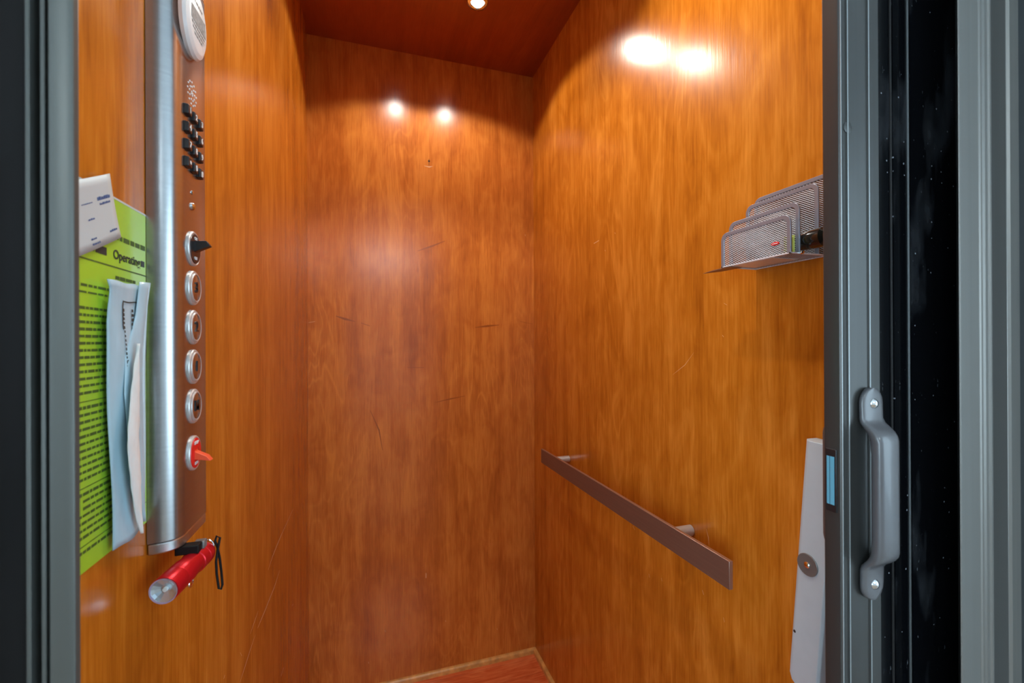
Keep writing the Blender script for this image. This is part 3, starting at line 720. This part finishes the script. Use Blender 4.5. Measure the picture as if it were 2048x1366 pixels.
# ------------------------------------------------------------------ white bar on the right wall
wb = thing('guard_bar', (XR, .51, .76), 'white tilted bar with grey washer on right wall behind the folded gate', 'bar')
tilt = math.atan2(.0305, .371)
X0, X1 = XR-.0005, XR-.0300
prof = [(0, X0), (0, X1+.010), (.006, X1+.0022), (.012, X1), (.050, X1), (.0535, X1+.003), (.0535, X0)]   # (from far edge toward the gate, x)
def bpt(a, x, z):                                # a measured across the bar, z height; bar leans
    return (x, .5073 + (1.1608-z)*math.tan(tilt) - a, z)
mb = MB(); n = len(prof); v = []; zs = [1.1608, .80, .786, .778, .774]
for i, z in enumerate(zs):
    for a, x in prof:
        ins = [0, 0, .004, .010, .018][i]
        v.append(bpt(max(a, ins) if a < .03 else a, x, z - (.0 if i else a*.03)))
f = [(i*n+k, i*n+(k+1) % n, (i+1)*n+(k+1) % n, (i+1)*n+k) for i in range(len(zs)-1) for k in range(n)]
f += [tuple(range(n))[::-1], tuple(range((len(zs)-1)*n, len(zs)*n))]
bar_ = mb.add(v, f).build('bar_body', M['white_bar'], wb, bevel=.0008)
wy, wz = .4990, .9715
ws = tag(MB().lathe((X1+.0002, wy, wz), (-1, 0, 0), [(0, .0165), (.0014, .0165), (.0020, .0158), (.0017, .006)], 40).build('washer', M['washer'], wb), 'large round grey washer')
MB().lathe((X1-.0014, wy, wz), (-1, 0, 0), [(0, .0048), (.0012, .0046), (.0026, .0030), (.0030, .0008)], 20).build('screw', M['chrome'], ws)
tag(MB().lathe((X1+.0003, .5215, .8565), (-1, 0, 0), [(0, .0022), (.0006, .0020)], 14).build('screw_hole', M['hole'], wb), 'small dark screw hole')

# ------------------------------------------------------------------ ceiling lamps
def ceiling_lamp(x, y, label, power):
    lp = thing('ceiling_spotlight', (x, y, ZC), label, 'ceiling light', 'recessed ceiling spotlights')
    MB().lathe((x, y, ZC-.0005), (0, 0, -1), [(0, .034), (.003, .034), (.005, .030), (.005, .024), (.0015, .020), (.0015, .0005)], 40).build('trim_ring', M['chrome'], lp)
    MB().lathe((x, y, ZC-.002), (0, 0, -1), [(0, .0185), (.004, .0170), (.006, .010), (.0065, .001)], 32).build('bulb', M['bulb'], lp)
    l = bpy.data.lights.new('spot_beam', 'SPOT'); l.energy = power; l.color = (1, .95, .86)
    l.spot_size = R(131); l.spot_blend = .22; l.shadow_soft_size = .020
    o = bpy.data.objects.new('spot_beam', l); COL.objects.link(o); o.location = (x, y, ZC-.030)
    return lp
CX = .229
P1, P2 = 7.8, 15
ceiling_lamp(CX+.114, 1.415, 'bright recessed ceiling spotlight at back right, seen at top of picture', P1)
ceiling_lamp(CX-.114, 1.405, 'recessed ceiling spotlight at back left of cab ceiling', P1)
ceiling_lamp(CX+.114, .615, 'recessed ceiling spotlight at front right of cab ceiling', P2)
ceiling_lamp(CX-.114, .615, 'recessed ceiling spotlight at front left of cab ceiling', P2)

# hall lamp behind the camera
hx, hy = .22, -2.60
hl = thing('hall_ceiling_light', (hx, hy, 2.46), 'square hall ceiling light behind the camera', 'ceiling light')
MB().box(hx-.36, hx+.36, hy-.36, hy+.36, 2.43, 2.4599).build('light_frame', M['white_bar'], hl, bevel=.003)
MB().box(hx-.33, hx+.33, hy-.33, hy+.33, 2.422, 2.4301).build('diffuser', M['hall_glow'], hl)

# ------------------------------------------------------------------ world, camera
wd = bpy.data.worlds.new('World'); sc.world = wd; wd.use_nodes = True
wd.node_tree.nodes['Background'].inputs[0].default_value = (.7, .85, 1, 1); wd.node_tree.nodes['Background'].inputs[1].default_value = .15

cam = bpy.data.cameras.new('Camera'); co = bpy.data.objects.new('Camera', cam); COL.objects.link(co)
fpx, yaw, pit, rol = 879.7, .31237, .00119, -.004337
cam.sensor_width = 36; cam.lens = fpx/2048*36; cam.clip_start = .01
F = Vector((math.sin(yaw)*math.cos(pit), math.cos(yaw)*math.cos(pit), math.sin(pit))); Rr = Vector((math.cos(yaw), -math.sin(yaw), 0)); U = Rr.cross(F)
R2 = Rr*math.cos(rol) + U*math.sin(rol); U2 = -Rr*math.sin(rol) + U*math.cos(rol)
mw = Matrix((R2, U2, -F)).transposed().to_4x4(); mw.translation = (0, 0, 1.312)
co.matrix_world = mw
cam.dof.use_dof = True; cam.dof.focus_distance = .80; cam.dof.aperture_fstop = 8
sc.camera = co
vs = sc.view_settings
vs.view_transform = 'Standard'; vs.look = 'None'; vs.exposure = 0; vs.gamma = 1; vs.use_curve_mapping = False
